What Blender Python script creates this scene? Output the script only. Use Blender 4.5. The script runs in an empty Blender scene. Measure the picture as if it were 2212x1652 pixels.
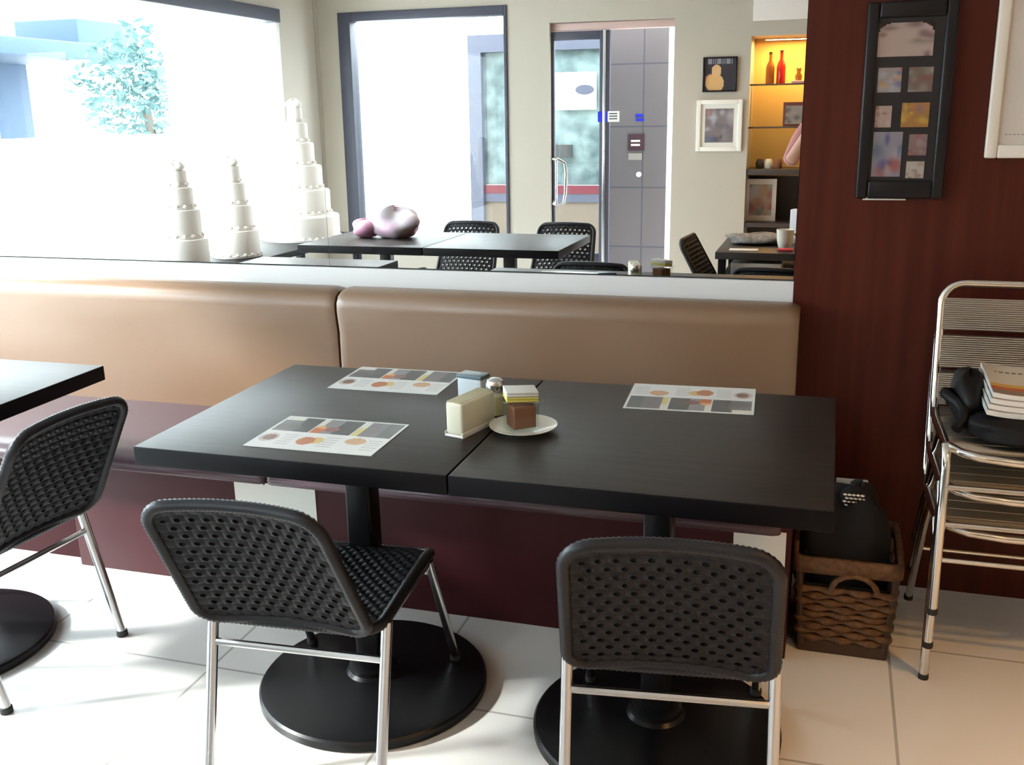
import bpy, bmesh, math, random
from mathutils import Vector, Matrix, Euler
random.seed(7)
C = bpy.context.scene.collection
SC = bpy.context.scene
PI = math.pi

# ---------------------------------------------------------------- camera
def basis(yaw, pitch, roll):
    cy, sy, cp, sp = math.cos(yaw), math.sin(yaw), math.cos(pitch), math.sin(pitch)
    f = Vector((-sy*cp, cy*cp, -sp)); r = Vector((cy, sy, 0)); u = r.cross(f)
    c, s = math.cos(roll), math.sin(roll)
    return c*r + s*u, -s*r + c*u, f
cam_data = bpy.data.cameras.new('camera')
cam = bpy.data.objects.new('camera', cam_data); C.objects.link(cam)
R_, U_, F_ = basis(.3046, .2756, -.0221)
M = Matrix((R_, U_, -F_)).transposed().to_4x4()
M.translation = Vector((0, -3.0581, 1.4747))
cam.matrix_world = M
cam_data.sensor_fit = 'HORIZONTAL'; cam_data.sensor_width = 36.0
cam_data.lens = 2200.0/2212.0*36.0
cam_data.clip_start = .01
SC.camera = cam

# ---------------------------------------------------------------- colour management, world, light
SC.view_settings.view_transform = 'Standard'
SC.view_settings.look = 'None'
SC.view_settings.gamma = 1.0
SC.view_settings.use_curve_mapping = False
SC.view_settings.exposure = 0.0
SC.cycles.use_denoising = True
SC.cycles.max_bounces = 10
SC.cycles.diffuse_bounces = 5
SC.cycles.glossy_bounces = 6
SC.cycles.transparent_max_bounces = 16
SC.cycles.caustics_reflective = False
SC.cycles.caustics_refractive = False
SC.cycles.sample_clamp_indirect = 8.0
W = bpy.data.worlds.new('sky'); SC.world = W; W.use_nodes = True
bg = W.node_tree.nodes['Background']
bg.inputs['Color'].default_value = (.80, .90, 1.0, 1)
bg.inputs['Strength'].default_value = 18.0

def lamp(name, kind, loc, rot, energy, color, **k):
    d = bpy.data.lights.new(name, kind); d.energy = energy; d.color = color
    for a, v in k.items(): setattr(d, a, v)
    o = bpy.data.objects.new(name, d); o.location = loc; o.rotation_euler = rot; C.objects.link(o)
    return o
sun = lamp('sun', 'SUN', (-8, -6, 8), (0, 0, 0), 13.0, (1, .98, .96), angle=math.radians(6))
sun.rotation_euler = Vector((.80, .34, -.52)).to_track_quat('-Z', 'Y').to_euler()
def portal(name, loc, rot, sx, sy):
    o = lamp(name, 'AREA', loc, rot, 1, (1, 1, 1), shape='RECTANGLE', size=sx, size_y=sy)
    o.data.cycles.is_portal = True
    return o
portal('window_portal', (-3.93, -1.97, 1.14), (0, -PI/2, 0), 1.98, 3.6)
portal('back_window_portal', (-3.0, -4.48, 1.3), (PI/2, 0, 0), 1.3, 1.7)
portal('door_portal', (-1.56, -4.48, 1.0), (PI/2, 0, 0), .9, 2.0)

# ---------------------------------------------------------------- materials
def mat(name, col, rough=.5, metal=0, noise=None, bump=None, coat=0, trans=0, ior=1.45, emit=None, estr=0, alpha=1, spec=None):
    m = bpy.data.materials.new(name); m.use_nodes = True
    nt = m.node_tree; b = nt.nodes['Principled BSDF']
    b.inputs['Base Color'].default_value = (*col, 1)
    b.inputs['Roughness'].default_value = rough
    b.inputs['Metallic'].default_value = metal
    b.inputs['Coat Weight'].default_value = coat
    b.inputs['Transmission Weight'].default_value = trans
    b.inputs['IOR'].default_value = ior
    if spec is not None: b.inputs['Specular IOR Level'].default_value = spec
    if emit: b.inputs['Emission Color'].default_value = (*emit, 1); b.inputs['Emission Strength'].default_value = estr
    if noise or bump:
        tc = nt.nodes.new('ShaderNodeTexCoord'); mp = nt.nodes.new('ShaderNodeMapping')
        nt.links.new(tc.outputs['Object'], mp.inputs['Vector'])
    if noise:   # (scale xyz, other colour, detail)
        sc, col2, det = noise
        mp.inputs['Scale'].default_value = sc
        n = nt.nodes.new('ShaderNodeTexNoise'); n.inputs['Scale'].default_value = 1; n.inputs['Detail'].default_value = det
        nt.links.new(mp.outputs[0], n.inputs['Vector'])
        rp = nt.nodes.new('ShaderNodeValToRGB')
        rp.color_ramp.elements[0].position = .35; rp.color_ramp.elements[1].position = .65
        rp.color_ramp.elements[0].color = (*col, 1); rp.color_ramp.elements[1].color = (*col2, 1)
        nt.links.new(n.outputs[0], rp.inputs[0]); nt.links.new(rp.outputs[0], b.inputs['Base Color'])
    if bump:    # (scale, strength)
        n2 = nt.nodes.new('ShaderNodeTexNoise'); n2.inputs['Scale'].default_value = bump[0]; n2.inputs['Detail'].default_value = 3
        nt.links.new(tc.outputs['Object'], n2.inputs['Vector'])
        bp = nt.nodes.new('ShaderNodeBump'); bp.inputs['Strength'].default_value = bump[1]; bp.inputs['Distance'].default_value = .003
        nt.links.new(n2.outputs[0], bp.inputs['Height']); nt.links.new(bp.outputs[0], b.inputs['Normal'])
    return m

def mat_tiles(name, c1, c2, grout, size, off, rough, axes='XY', gap=.006):
    m = mat(name, c1, rough); nt = m.node_tree; b = nt.nodes['Principled BSDF']
    tc = nt.nodes.new('ShaderNodeTexCoord'); mp = nt.nodes.new('ShaderNodeMapping')
    mp.inputs['Location'].default_value = off
    if axes == 'XZ': mp.inputs['Rotation'].default_value = (PI/2, 0, 0)
    nt.links.new(tc.outputs['Object'], mp.inputs['Vector'])
    br = nt.nodes.new('ShaderNodeTexBrick'); br.offset = 0; br.inputs['Scale'].default_value = 1
    br.inputs['Color1'].default_value = (*c1, 1); br.inputs['Color2'].default_value = (*c2, 1); br.inputs['Mortar'].default_value = (*grout, 1)
    br.inputs['Mortar Size'].default_value = gap; br.inputs['Mortar Smooth'].default_value = .1
    br.inputs['Brick Width'].default_value = size[0]; br.inputs['Row Height'].default_value = size[1]
    nt.links.new(mp.outputs[0], br.inputs['Vector']); nt.links.new(br.outputs['Color'], b.inputs['Base Color'])
    return m

def mat_print(name, rough=.35):
    m = mat(name, (.8, .8, .8), rough); nt = m.node_tree
    a = nt.nodes.new('ShaderNodeVertexColor'); a.layer_name = 'print'
    nt.links.new(a.outputs['Color'], nt.nodes['Principled BSDF'].inputs['Base Color'])
    return m

def mat_glass(name, tint=(.96, .99, .98), refl=.05):
    m = bpy.data.materials.new(name); m.use_nodes = True; nt = m.node_tree
    for n in list(nt.nodes): nt.nodes.remove(n)
    o = nt.nodes.new('ShaderNodeOutputMaterial'); mx = nt.nodes.new('ShaderNodeMixShader')
    t = nt.nodes.new('ShaderNodeBsdfTransparent'); t.inputs[0].default_value = (*tint, 1)
    g = nt.nodes.new('ShaderNodeBsdfGlossy'); g.inputs['Roughness'].default_value = .01
    lw = nt.nodes.new('ShaderNodeLayerWeight'); lw.inputs[0].default_value = .5
    pw = nt.nodes.new('ShaderNodeMath'); pw.operation = 'POWER'; pw.inputs[1].default_value = 5
    sc_ = nt.nodes.new('ShaderNodeMath'); sc_.operation = 'MULTIPLY_ADD'; sc_.inputs[1].default_value = .6; sc_.inputs[2].default_value = .02
    nt.links.new(lw.outputs['Facing'], pw.inputs[0]); nt.links.new(pw.outputs[0], sc_.inputs[0])
    nt.links.new(sc_.outputs[0], mx.inputs[0]); nt.links.new(t.outputs[0], mx.inputs[1]); nt.links.new(g.outputs[0], mx.inputs[2])
    nt.links.new(mx.outputs[0], o.inputs[0])
    return m

MT = dict(
 floor=mat_tiles('cream_floor_tiles', (.79, .77, .74), (.81, .79, .76), (.46, .44, .41), (.583, .583), (-.222, .385, 0), .16, gap=.004),
 wall=mat('white_wall_paint', (.46, .42, .36), .7, bump=(60, .05)),
 ledge=mat('white_ledge_paint', (.72, .71, .70), .6),
 ceil=mat('white_ceiling_paint', (.75, .74, .72), .8),
 wood=mat('dark_red_wood_panel', (.082, .0155, .0085), .42, noise=((28, 28, 1.2), (.056, .0095, .0055), 4), spec=.22),
 maroon=mat('maroon_laminate', (.046, .009, .012), .50, noise=((6, 6, 1), (.040, .0075, .010), 2), spec=.2),
 tan=mat('tan_vinyl', (.190, .106, .057), .45, bump=(400, .06), spec=.6),
 purple=mat('dark_purple_brown_vinyl', (.070, .040, .050), .26, bump=(14, .25)),
 wenge=mat('wenge_laminate', (.021, .0155, .013), .43, noise=((3, 55, 3), (.012, .009, .0075), 3), spec=.52),
 wenge_edge=mat('wenge_edge_band', (.0035, .003, .0045), .5, spec=.15),
 black=mat('black_powder_coated_iron', (.005, .005, .006), .34, spec=.3, bump=(120, .05)),
 weave=mat('black_woven_plastic', (.0075, .0075, .0100), .5, spec=.25),
 cord=mat('black_plastic_cord', (.010, .010, .0135), .42, spec=.4),
 chrome=mat('brushed_chrome', (.62, .62, .63), .22, 1),
 alu=mat('polished_aluminium', (.72, .70, .66), .14, 1),
 slat=mat('ribbed_aluminium', (.52, .48, .42), .38, 1),
 rubber=mat('dark_rubber', (.02, .02, .02), .7),
 white=mat('white_plastic', (.80, .79, .74), .4),
 paper=mat('white_paper', (.72, .71, .66), .8),
 cream=mat('cream_napkin_paper', (.74, .71, .56), .85),
 ceramic=mat('cream_glazed_china', (.76, .73, .62), .18),
 glassy=mat('clear_glass', (.95, .97, .95), .03, trans=1, ior=1.3),
 salt=mat('pale_yellow_seasoning', (.62, .55, .30), .9),
 brown=mat('brown_sugar_sachet_paper', (.23, .085, .042), .55),
 yellow=mat('yellow_sachet_paper', (.60, .52, .12), .5),
 mirror=mat('silvered_mirror', (.82, .805, .775), .0, 1),
 mirror_edge=mat('mirror_edge_glass', (.35, .42, .38), .3),
 frameblack=mat('black_wood_frame', (.010, .009, .011), .34, spec=.28),
 framewhite=mat('white_wood_frame', (.72, .66, .58), .45),
 darkmetal=mat('dark_grey_aluminium', (.055, .058, .085), .45),
 wicker=mat('brown_wicker', (.16, .078, .030), .6, noise=((60, 60, 60), (.085, .038, .017), 2)),
 wickerdark=mat('dark_brown_wicker', (.055, .028, .016), .6),
 cloth=mat('black_cloth', (.008, .008, .010), .9),
 leather=mat('black_soft_leather', (.006, .0055, .006), .6, bump=(40, .3), spec=.22),
 pprint=mat_print('printed_paper'),
 glossprint=mat_print('laminated_print', .18),
 glass=mat_glass('window_glass'),
 skin=mat('skin', (.42, .22, .15), .5),
 pink=mat('dusty_pink_shirt', (.36, .17, .17), .85),
 navy=mat('navy_trousers', (.02, .022, .05), .85),
 hair=mat('black_hair', (.012, .009, .008), .5),
 icing=mat('white_icing', (.80, .76, .70), .55),
 bagpink=mat('pink_and_white_plush', (.80, .76, .80), .9, noise=((11, 11, 11), (.72, .48, .60), 2)),
 amber=mat('amber_glass', (.35, .14, .02), .15, trans=.6),
 red=mat('red_glass', (.60, .03, .02), .2, trans=.4),
 niche=mat('ochre_painted_back', (.62, .40, .14), .6),
 shelfdark=mat('dark_brown_laminate', (.045, .030, .024), .4),
 cabinet=mat('white_cabinet_laminate', (.72, .67, .64), .45),
 leaf=mat('pale_green_leaves', (.11, .20, .20), .8),
 bark=mat('grey_bark', (.15, .12, .10), .9),
 bluepaint=mat('blue_grey_paint', (.040, .072, .125), .7),
 whitepaint=mat('white_outdoor_paint', (.85, .85, .83), .7),
 pinkpaint=mat('pale_pink_beam', (.62, .45, .42), .7),
 beige=mat('beige_render', (.13, .10, .075), .8),
 redband=mat('red_band_paint', (.10, .012, .02), .5),
 paving=mat_tiles('pale_paving', (.62, .61, .58), (.58, .57, .55), (.4, .4, .38), (.5, .5), (0, 0, 0), .7),
 greytile=mat_tiles('grey_stone_tiles', (.145, .132, .145), (.135, .128, .142), (.078, .078, .105), (.26, .46), (.11, 0, .03), .45, axes='XZ', gap=.006),
 shopglass=mat('tinted_shop_glass', (.05, .075, .08), .15, noise=((4, 4, 5), (.16, .21, .21), 3)),
 bluesticker=mat('blue_sticker', (.01, .02, .55), .4),
)

tb_ = MT['tan'].node_tree.nodes['Principled BSDF']; tb_.inputs['Coat Weight'].default_value = .5; tb_.inputs['Coat Roughness'].default_value = .22
# ---------------------------------------------------------------- object helpers
def put(o, label=None, cat=None, group=None, kind=None):
    if label: o['label'] = label
    if cat: o['category'] = cat
    if group: o['group'] = group
    if kind: o['kind'] = kind
    return o
def empty(name, loc, rz=0, label=None, cat=None, group=None):
    o = bpy.data.objects.new(name, None); o.location = loc; o.rotation_euler = (0, 0, rz)
    o.empty_display_size = .05; C.objects.link(o)
    return put(o, label, cat, group)
def link(name, me, mats, parent=None, smooth=True, angle=35):
    o = bpy.data.objects.new(name, me); C.objects.link(o)
    if not isinstance(mats, (list, tuple)): mats = [mats]
    for m in mats: me.materials.append(m)
    if smooth and len(me.polygons):
        me.polygons.foreach_set('use_smooth', [True]*len(me.polygons))
        me.set_sharp_from_angle(angle=math.radians(angle))
    if parent: o.parent = parent
    return o
class MB:
    def __init__(s): s.v = []; s.f = []; s.m = []
    def add(s, vs, fs, mi=0):
        k = len(s.v); s.v += [tuple(v) for v in vs]
        s.f += [tuple(i+k for i in f) for f in fs]; s.m += [mi]*len(fs)
    def box(s, lo, hi, bev=0, mi=0, mtx=None):
        bm = bmesh.new(); bmesh.ops.create_cube(bm, size=1)
        for v in bm.verts: v.co = Vector([lo[i] + (v.co[i]+.5)*(hi[i]-lo[i]) for i in range(3)])
        if bev:
            bev = min(bev, .49*min(abs(hi[i]-lo[i]) for i in range(3)))
            bmesh.ops.bevel(bm, geom=bm.edges[:], offset=bev, segments=3, affect='EDGES', profile=.5)
        if mtx: bm.transform(mtx)
        bm.verts.index_update()
        s.add([v.co for v in bm.verts], [[v.index for v in f.verts] for f in bm.faces], mi); bm.free()
        return s
    def tube(s, pts, r, n=10, closed=False, caps=True, mi=0, rad=None):
        pts = [Vector(p) for p in pts]; N = len(pts); rings = []
        t0 = None; nrm = None
        for i, p in enumerate(pts):
            a = pts[(i-1) % N] if (closed or i > 0) else p
            b = pts[(i+1) % N] if (closed or i < N-1) else p
            t = (b-a).normalized()
            if nrm is None:
                nrm = t.orthogonal().normalized()
            else:
                nrm = (nrm - t*nrm.dot(t))
                nrm = nrm.normalized() if nrm.length > 1e-6 else t.orthogonal().normalized()
            bi = t.cross(nrm); rr = rad[i] if rad else r
            rings.append([p + rr*(math.cos(2*PI*k/n)*nrm + math.sin(2*PI*k/n)*bi) for k in range(n)])
        vs = [v for g in rings for v in g]; fs = []
        for i in range(N if closed else N-1):
            j = (i+1) % N; sh = 0
            if closed and j == 0:   # match the twist on closing
                sh = min(range(n), key=lambda q: (rings[i][0]-rings[0][q]).length)
            for k in range(n):
                fs.append((i*n+k, i*n+(k+1) % n, j*n+(k+1+sh) % n, j*n+(k+sh) % n))
        if caps and not closed:
            fs.append(tuple(range(n))[::-1]); fs.append(tuple((N-1)*n+k for k in range(n)))
        s.add(vs, fs, mi); return s
    def lathe(s, prof, n=32, c=(0, 0, 0), mi=0, cap0=True, cap1=True):
        vs = []; fs = []; m = len(prof)
        for r, z in prof:
            vs += [(c[0]+r*math.cos(2*PI*k/n), c[1]+r*math.sin(2*PI*k/n), c[2]+z) for k in range(n)]
        for i in range(m-1):
            for k in range(n): fs.append((i*n+k, i*n+(k+1) % n, (i+1)*n+(k+1) % n, (i+1)*n+k))
        if cap0: fs.append(tuple(range(n))[::-1])
        if cap1: fs.append(tuple((m-1)*n+k for k in range(n)))
        s.add(vs, fs, mi); return s
    def build(s, name, mats, parent=None, smooth=True, angle=35):
        me = bpy.data.meshes.new(name); me.from_pydata(s.v, [], s.f); me.update()
        me.polygons.foreach_set('material_index', s.m)
        return link(name, me, mats, parent, smooth, angle)
def box(name, lo, hi, m, parent=None, bev=0):
    return MB().box(lo, hi, bev).build(name, m, parent)
def struct(o): return put(o, kind='structure')
def dup(root, loc, rz, label, group=None, name=None):
    def rec(o, par):
        c = o.copy(); C.objects.link(c)
        if par: c.parent = par
        for ch in list(o.children): rec(ch, c)
        return c
    r = rec(root, None); r.location = loc; r.rotation_euler = (0, 0, rz); r['label'] = label
    if group: r['group'] = group
    return r
def arc(c, r, a0, a1, n, f):
    return [f(c[0]+r*math.cos(a0+(a1-a0)*i/n), c[1]+r*math.sin(a0+(a1-a0)*i/n)) for i in range(n+1)]
def printed(name, w, h, nx, ny, fn, place, m, parent=None, thick=.0008, bend=None):
    """a sheet printed with fn(u,v) -> colour; place maps local (x,y,z) to parent space"""
    vs = []; fs = []; cols = []
    for j in range(ny+1):
        for i in range(nx+1):
            u, v = i/nx, j/ny; z = thick + (bend(u, v) if bend else 0)
            vs.append(place(w*(u-.5), h*(v-.5), z))
    for j in range(ny):
        for i in range(nx):
            a = j*(nx+1)+i; fs.append((a, a+1, a+nx+2, a+nx+1)); cols.append(fn((i+.5)/nx, (j+.5)/ny))
    base = len(vs); edge = ([(i, 0) for i in range(nx)] + [(nx, j) for j in range(ny)] +
                            [(nx-i, ny) for i in range(nx)] + [(0, ny-j) for j in range(ny)])
    k = len(edge)
    for (i, j) in edge:
        u, v = i/nx, j/ny
        vs.append(place(w*(u-.5), h*(v-.5), bend(u, v) if bend else 0))
    for q in range(k):
        i, j = edge[q]; i2, j2 = edge[(q+1) % k]
        fs.append((base+q, base+(q+1) % k, j2*(nx+1)+i2, j*(nx+1)+i)); cols.append((.7, .7, .68))
    if bend:
        lo = {}
        for q, (i, j) in enumerate(edge): lo[(i, j)] = base+q
    else:
        fs.append(tuple(range(base+k-1, base-1, -1))); cols.append((.7, .7, .68))
    me = bpy.data.meshes.new(name); me.from_pydata(vs, [], fs); me.update()
    ca = me.color_attributes.new('print', 'FLOAT_COLOR', 'CORNER')
    d = []
    for p, c in zip(me.polygons, cols):
        for _ in p.loop_indices: d += [c[0], c[1], c[2], 1]
    ca.data.foreach_set('color', d)
    return link(name, me, m, parent, smooth=False)

# ================================================================ THE ROOM
XL, XR, YB, ZC = -3.85, 2.1, -4.4, 2.62
def slab(name, boxes, m):
    b = MB()
    for lo, hi in boxes: b.box(lo, hi)
    return struct(b.build(name, m, smooth=False))
slab('floor', [((XL-.12, YB-.12, -.1), (XR+.1, .14, 0))], MT['floor'])
slab('ceiling', [((XL-.12, YB-.12, ZC), (XR+.1, .14, ZC+.1))], MT['ceil'])
slab('wall_front', [((XL-.12, .0, 0), (-.09, .14, .930)), ((XL-.12, .045, .930), (-.09, .14, ZC))], MT['ledge'])
slab('wall_front_wood', [((-.09, -.004, 0), (XR+.1, .14, ZC))], MT['wood'])
slab('wall_right', [((XR, YB, 0), (XR+.1, -.004, ZC))], MT['wall'])
slab('wall_left', [((XL-.12, YB-.12, 0), (XL, 0, .10)), ((XL-.12, YB-.12, 2.17), (XL, 0, ZC)),
                   ((XL-.12, YB-.12, .10), (XL, -3.80, 2.17)), ((XL-.12, -.14, .10), (XL, 0, 2.17))], MT['wall'])
# back wall with window, door opening and the shelf recess
WX0, WX1, WZ0, WZ1 = -3.68, -2.33, .44, 2.19
DX0, DX1, DZ = -2.01, -1.11, 2.055
NX0, NX1, NZ0, NZ1 = -.585, .55, .0, 1.915
slab('wall_back', [((XL, YB-.12, 0), (WX0, YB, ZC)), ((WX0, YB-.12, 0), (WX1, YB, WZ0)), ((WX0, YB-.12, WZ1), (WX1, YB, ZC)),
                   ((WX1, YB-.12, 0), (DX0, YB, ZC)), ((DX0, YB-.12, DZ), (DX1, YB, ZC)), ((DX1, YB-.12, 0), (NX0, YB, ZC)),
                   ((NX0, YB-.45, NZ1), (NX1, YB, ZC)), ((NX0, YB-.45, 0), (NX1, YB-.36, NZ1)), ((NX1, YB-.45, 0), (XR, YB, ZC)),
                   ((NX0-.04, YB-.45, 0), (NX0, YB-.12, ZC))], MT['wall'])
# left shop window: dark header beam and pane
w = empty('window_1', (XL-.06, -1.97, .10)); struct(w)
MB().box((-.05, -1.80, 1.98), (.09, 1.80, 2.07), .004).build('header', MT['darkmetal'], w)
MB().box((-.04, -1.83, 0), (.06, -1.79, 2.07), .004).build('jamb', MT['whitepaint'], w)
MB().box((-.04, 1.79, 0), (.06, 1.83, 2.07), .004).build('jamb', MT['whitepaint'], w)
MB().box((-.06, -1.83, -.0), (.10, 1.83, .04), .004).build('sill', MT['whitepaint'], w)
MB().box((-.006, -1.79, .04), (0, 1.79, 1.98)).build('pane', MT['glass'], w)
# back window: dark frame and pane
w = empty('window_2', (0, YB-.06, 0)); struct(w)
b = MB(); b.box((WX0, -.05, WZ0), (WX0+.10, .075, WZ1), .004); b.box((WX1-.025, -.05, WZ0), (WX1, .075, WZ1), .004)
b.box((WX0+.1, -.05, WZ1-.065), (WX1-.025, .075, WZ1), .004); b.box((WX0+.1, -.05, WZ0), (WX1-.025, .075, WZ0+.06), .004)
b.build('frame', MT['darkmetal'], w)
MB().box((WX0+.1, -.003, WZ0+.06), (WX1-.025, .003, WZ1-.065)).build('pane', MT['glass'], w)
# glass door leaf with chrome pull handle, standing shut in the left half of the opening
d = empty('door_1', (0, YB-.06, 0)); struct(d)
b = MB(); x0, x1, zt = DX0, -1.575, 1.995
b.box((x0, -.02, .02), (x0+.02, .02, zt), .003); b.box((x1-.075, -.02, .02), (x1, .02, zt), .003)
b.box((x0+.02, -.02, zt-.06), (x1-.075, .02, zt), .003); b.box((x0+.02, -.02, .02), (x1-.075, .02, .40), .003)
b.build('leaf_frame', MT['darkmetal'], d)
MB().box((x1-.05, .02, .02), (x1-.028, .026, zt), .002).build('edge_strip', MT['chrome'], d)
MB().box((x0+.02, -.004, .40), (x1-.075, .004, zt-.06)).build('pane', MT['glass'], d)
hp = [(-1.985, .03, 1.09), (-1.985, .06, 1.10), (-1.95, .075, 1.10), (-1.90, .06, 1.07), (-1.89, .06, 1.0), (-1.895, .06, .85), (-1.91, .06, .78), (-1.95, .075, .755), (-1.985, .06, .77), (-1.985, .03, .79)]
MB().tube(hp, .011, 10).build('handle', MT['chrome'], d)
MB().tube([(-1.96, .07, 1.09), (-1.962, .07, .77)], .008, 8).build('handle', MT['chrome'], d)
MB().box((DX0, -.05, DZ-.055), (DX1, .01, DZ-.005), .004).build('transom', MT['pinkpaint'], d)
st = MB(); st.box((-1.66, .021, 1.36), (-1.585, .024, 1.435), mi=0); st.box((-1.585, .026, 1.36), (-1.50, .029, 1.435), mi=1)
for k in range(3): st.box((-1.575, .029, 1.378+k*.018), (-1.515, .0305, 1.386+k*.018), mi=2)
st.build('push_sticker', [MT['bluesticker'], MT['white'], MT['darkmetal']], d)
# baseboard along the wood panel is flush in the photo; skirting of the back wall
struct(box('baseboard_back', (DX1, YB, 0), (NX0, YB+.012, .08), MT['wall']))

# mirrors: two sheets with a joint, leaning back a touch on the uneven wall
def mirror(x0, x1, label):
    h = 1.62; t = math.radians(.6)
    o = empty('wall_mirror', ((x0+x1)/2, 0, .9355), 0, label, 'mirror', 'frameless mirror sheets above the bench')
    o.rotation_euler = (-t, 0, 0)
    hw = (x1-x0)/2
    me = bpy.data.meshes.new('glass_face')
    me.from_pydata([(-hw, 0, 0), (hw, 0, 0), (hw, 0, h), (-hw, 0, h)], [], [(0, 1, 2, 3)])
    link('silvered_face', me, MT['mirror'], o, smooth=False)
    b = MB(); b.box((-hw, .0004, 0), (hw, .006, h)); b.build('backing', MT['mirror_edge'], o, smooth=False)
mirror(-1.592, -.092, 'large frameless wall mirror reflecting the door, pictures and lit shelves')
mirror(-3.84, -1.5932, 'left wall mirror sheet reflecting the bright street window, past the joint')

# ================================================================ THE BENCH
def cushion(name, x0, x1, prof, m, parent, bulge=.0, r=.02):
    """extrude a closed y-z profile along x, with rounded ends"""
    n = len(prof); b = MB(); cy = sum(p[0] for p in prof)/n; cz = sum(p[1] for p in prof)/n
    xs = [(x0, .90), (x0+r*.3, .96), (x0+r, 1), (x1-r, 1), (x1-r*.3, .96), (x1, .90)]
    vs = []; fs = []
    for x, s in xs:
        dy = (1-s)*.25; 
        for (y, z) in prof:
            L = math.hypot(y-cy, z-cz); k = 1-(1-s)*.12/max(L, .05)*1.0
            vs.append((x, cy+(y-cy)*k, cz+(z-cz)*k))
    for i in range(len(xs)-1):
        for k in range(n): fs.append((i*n+k, i*n+(k+1) % n, (i+1)*n+(k+1) % n, (i+1)*n+k))
    fs.append(tuple(range(n))[::-1]); fs.append(tuple((len(xs)-1)*n+k for k in range(n)))
    b.add(vs, fs); return b.build(name, m, parent, angle=50)
bench = empty('banquette_bench', (0, 0, 0), 0, 'long built-in bench with tan padded back, purple-brown seat and maroon front', 'bench')
bp = [(-.002, .43), (-.002, .855), (-.02, .872), (-.05, .879), (-.09, .878), (-.118, .866), (-.132, .845), (-.134, .815), (-.128, .74), (-.124, .64), (-.120, .52), (-.118, .43)]
cushion('backrest', -1.512, -.066, bp, MT['tan'], bench, r=.03)
cushion('backrest', -3.80, -1.520, bp, MT['tan'], bench, r=.03)
sp = [(-.004, .40), (-.004, .445), (-.30, .452), (-.56, .450), (-.622, .445), (-.646, .432), (-.650, .416), (-.642, .403), (-.60, .400), (-.30, .400)]
cushion('seat_cushion', -1.512, -.07, sp, MT['purple'], bench, r=.02)
cushion('seat_cushion', -3.80, -1.518, sp, MT['purple'], bench, r=.02)
MB().box((-2.31, -.53, .0), (-.045, -.003, .399), .003).build('base_panel', MT['maroon'], bench)
MB().box((-3.80, -.485, .0), (-2.31, -.003, .399), .003).build('base_panel', MT['maroon'], bench)
def sheet(name, x0, x1, z0, z1, label, torn):
    top = []; n = 40
    for i in range(n+1):
        x = x0+(x1-x0)*i/n
        top.append((x, z1 - (random.choice([0, .003, .010, .004, .0]) if torn and i > 12 and i % 3 == 0 else (.001 if not torn else .002))))
    v = [(x, -.5325, z0 + .002*math.sin(9*i)) for i, (x, z) in enumerate(top)] + [(x, -.5325, z) for x, z in top]
    v += [(x, -.5307, z) for x, y, z in v]
    N = n+1; f = []
    for i in range(n):
        f.append((i, i+1, N+i+1, N+i)); f.append((2*N+i, 3*N+i, 3*N+i+1, 2*N+i+1)); f.append((N+i, N+i+1, 3*N+i+1, 3*N+i)); f.append((i, 2*N+i, 2*N+i+1, i+1))
    f += [(0, N, 3*N, 2*N), (n, 2*N+n, 3*N+n, N+n)]
    me = bpy.data.meshes.new(name); me.from_pydata(v, [], f); me.update()
    return put(link(name, me, MT['paper'], smooth=False), label, 'paper', 'white sheets on the bench front')
sheet('paper_sheet', -1.692, -1.417, .170, .362, 'white sheet with a torn top edge on the bench front, left', True)
sheet('paper_sheet', -.192, -.058, .170, .368, 'clean white sheet on the bench front beside the wicker basket', False)

# ================================================================ TABLES
def make_table(label):
    t = empty('cafe_table', (0, 0, 0), 0, label, 'table', 'dark square cafe tables')
    b = MB(); b.box((-.3665, -.3615, .708), (.3665, .3615, .75), .0025, mi=1)
    k = len(b.f)
    o = b.build('tabletop', [MT['wenge'], MT['wenge_edge']], t)
    for p in o.data.polygons:
        if p.normal.z > .9: p.material_index = 0
    MB().box((-.20, -.20, .694), (.20, .20, .7085), .002).build('top_plate', MT['black'], t)
    MB().box((-.032, -.032, .055), (.032, .032, .696), .006).build('column', MT['black'], t)
    b = MB(); b.lathe([(.286, 0), (.293, .004), (.293, .022), (.288, .028), (.275, .031), (.15, .040), (.07, .047), (.062, .055), (.05, .057)], 72)
    b.build('base_disc', MT['black'], t)
    b = MB(); b.lathe([(.062, .052), (.062, .066), (.05, .072)], 32); b.build('collar', MT['black'], t)
    return t
T1 = make_table('dark wood cafe table under two menus, nearer the window table')
T1.location = (-1.0630, -.9300, 0)
T2 = dup(T1, (-.3270, -.9300, 0), 0, 'dark wood cafe table with one menu, next to the wicker basket')
T3 = dup(T1, (-2.335, -1.065, 0), 0, 'dark cafe table cut by the left picture edge, empty top in glare')
T4 = dup(T1, (-1.665, -2.262, 0), 0, 'table reflected in the mirror, clear top in front of the glass door')
T5 = dup(T1, (-2.402, -2.262, 0), 0, 'table reflected in the mirror, holding a pink and white bundle')
for t in (T1, T2):
    pass

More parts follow.
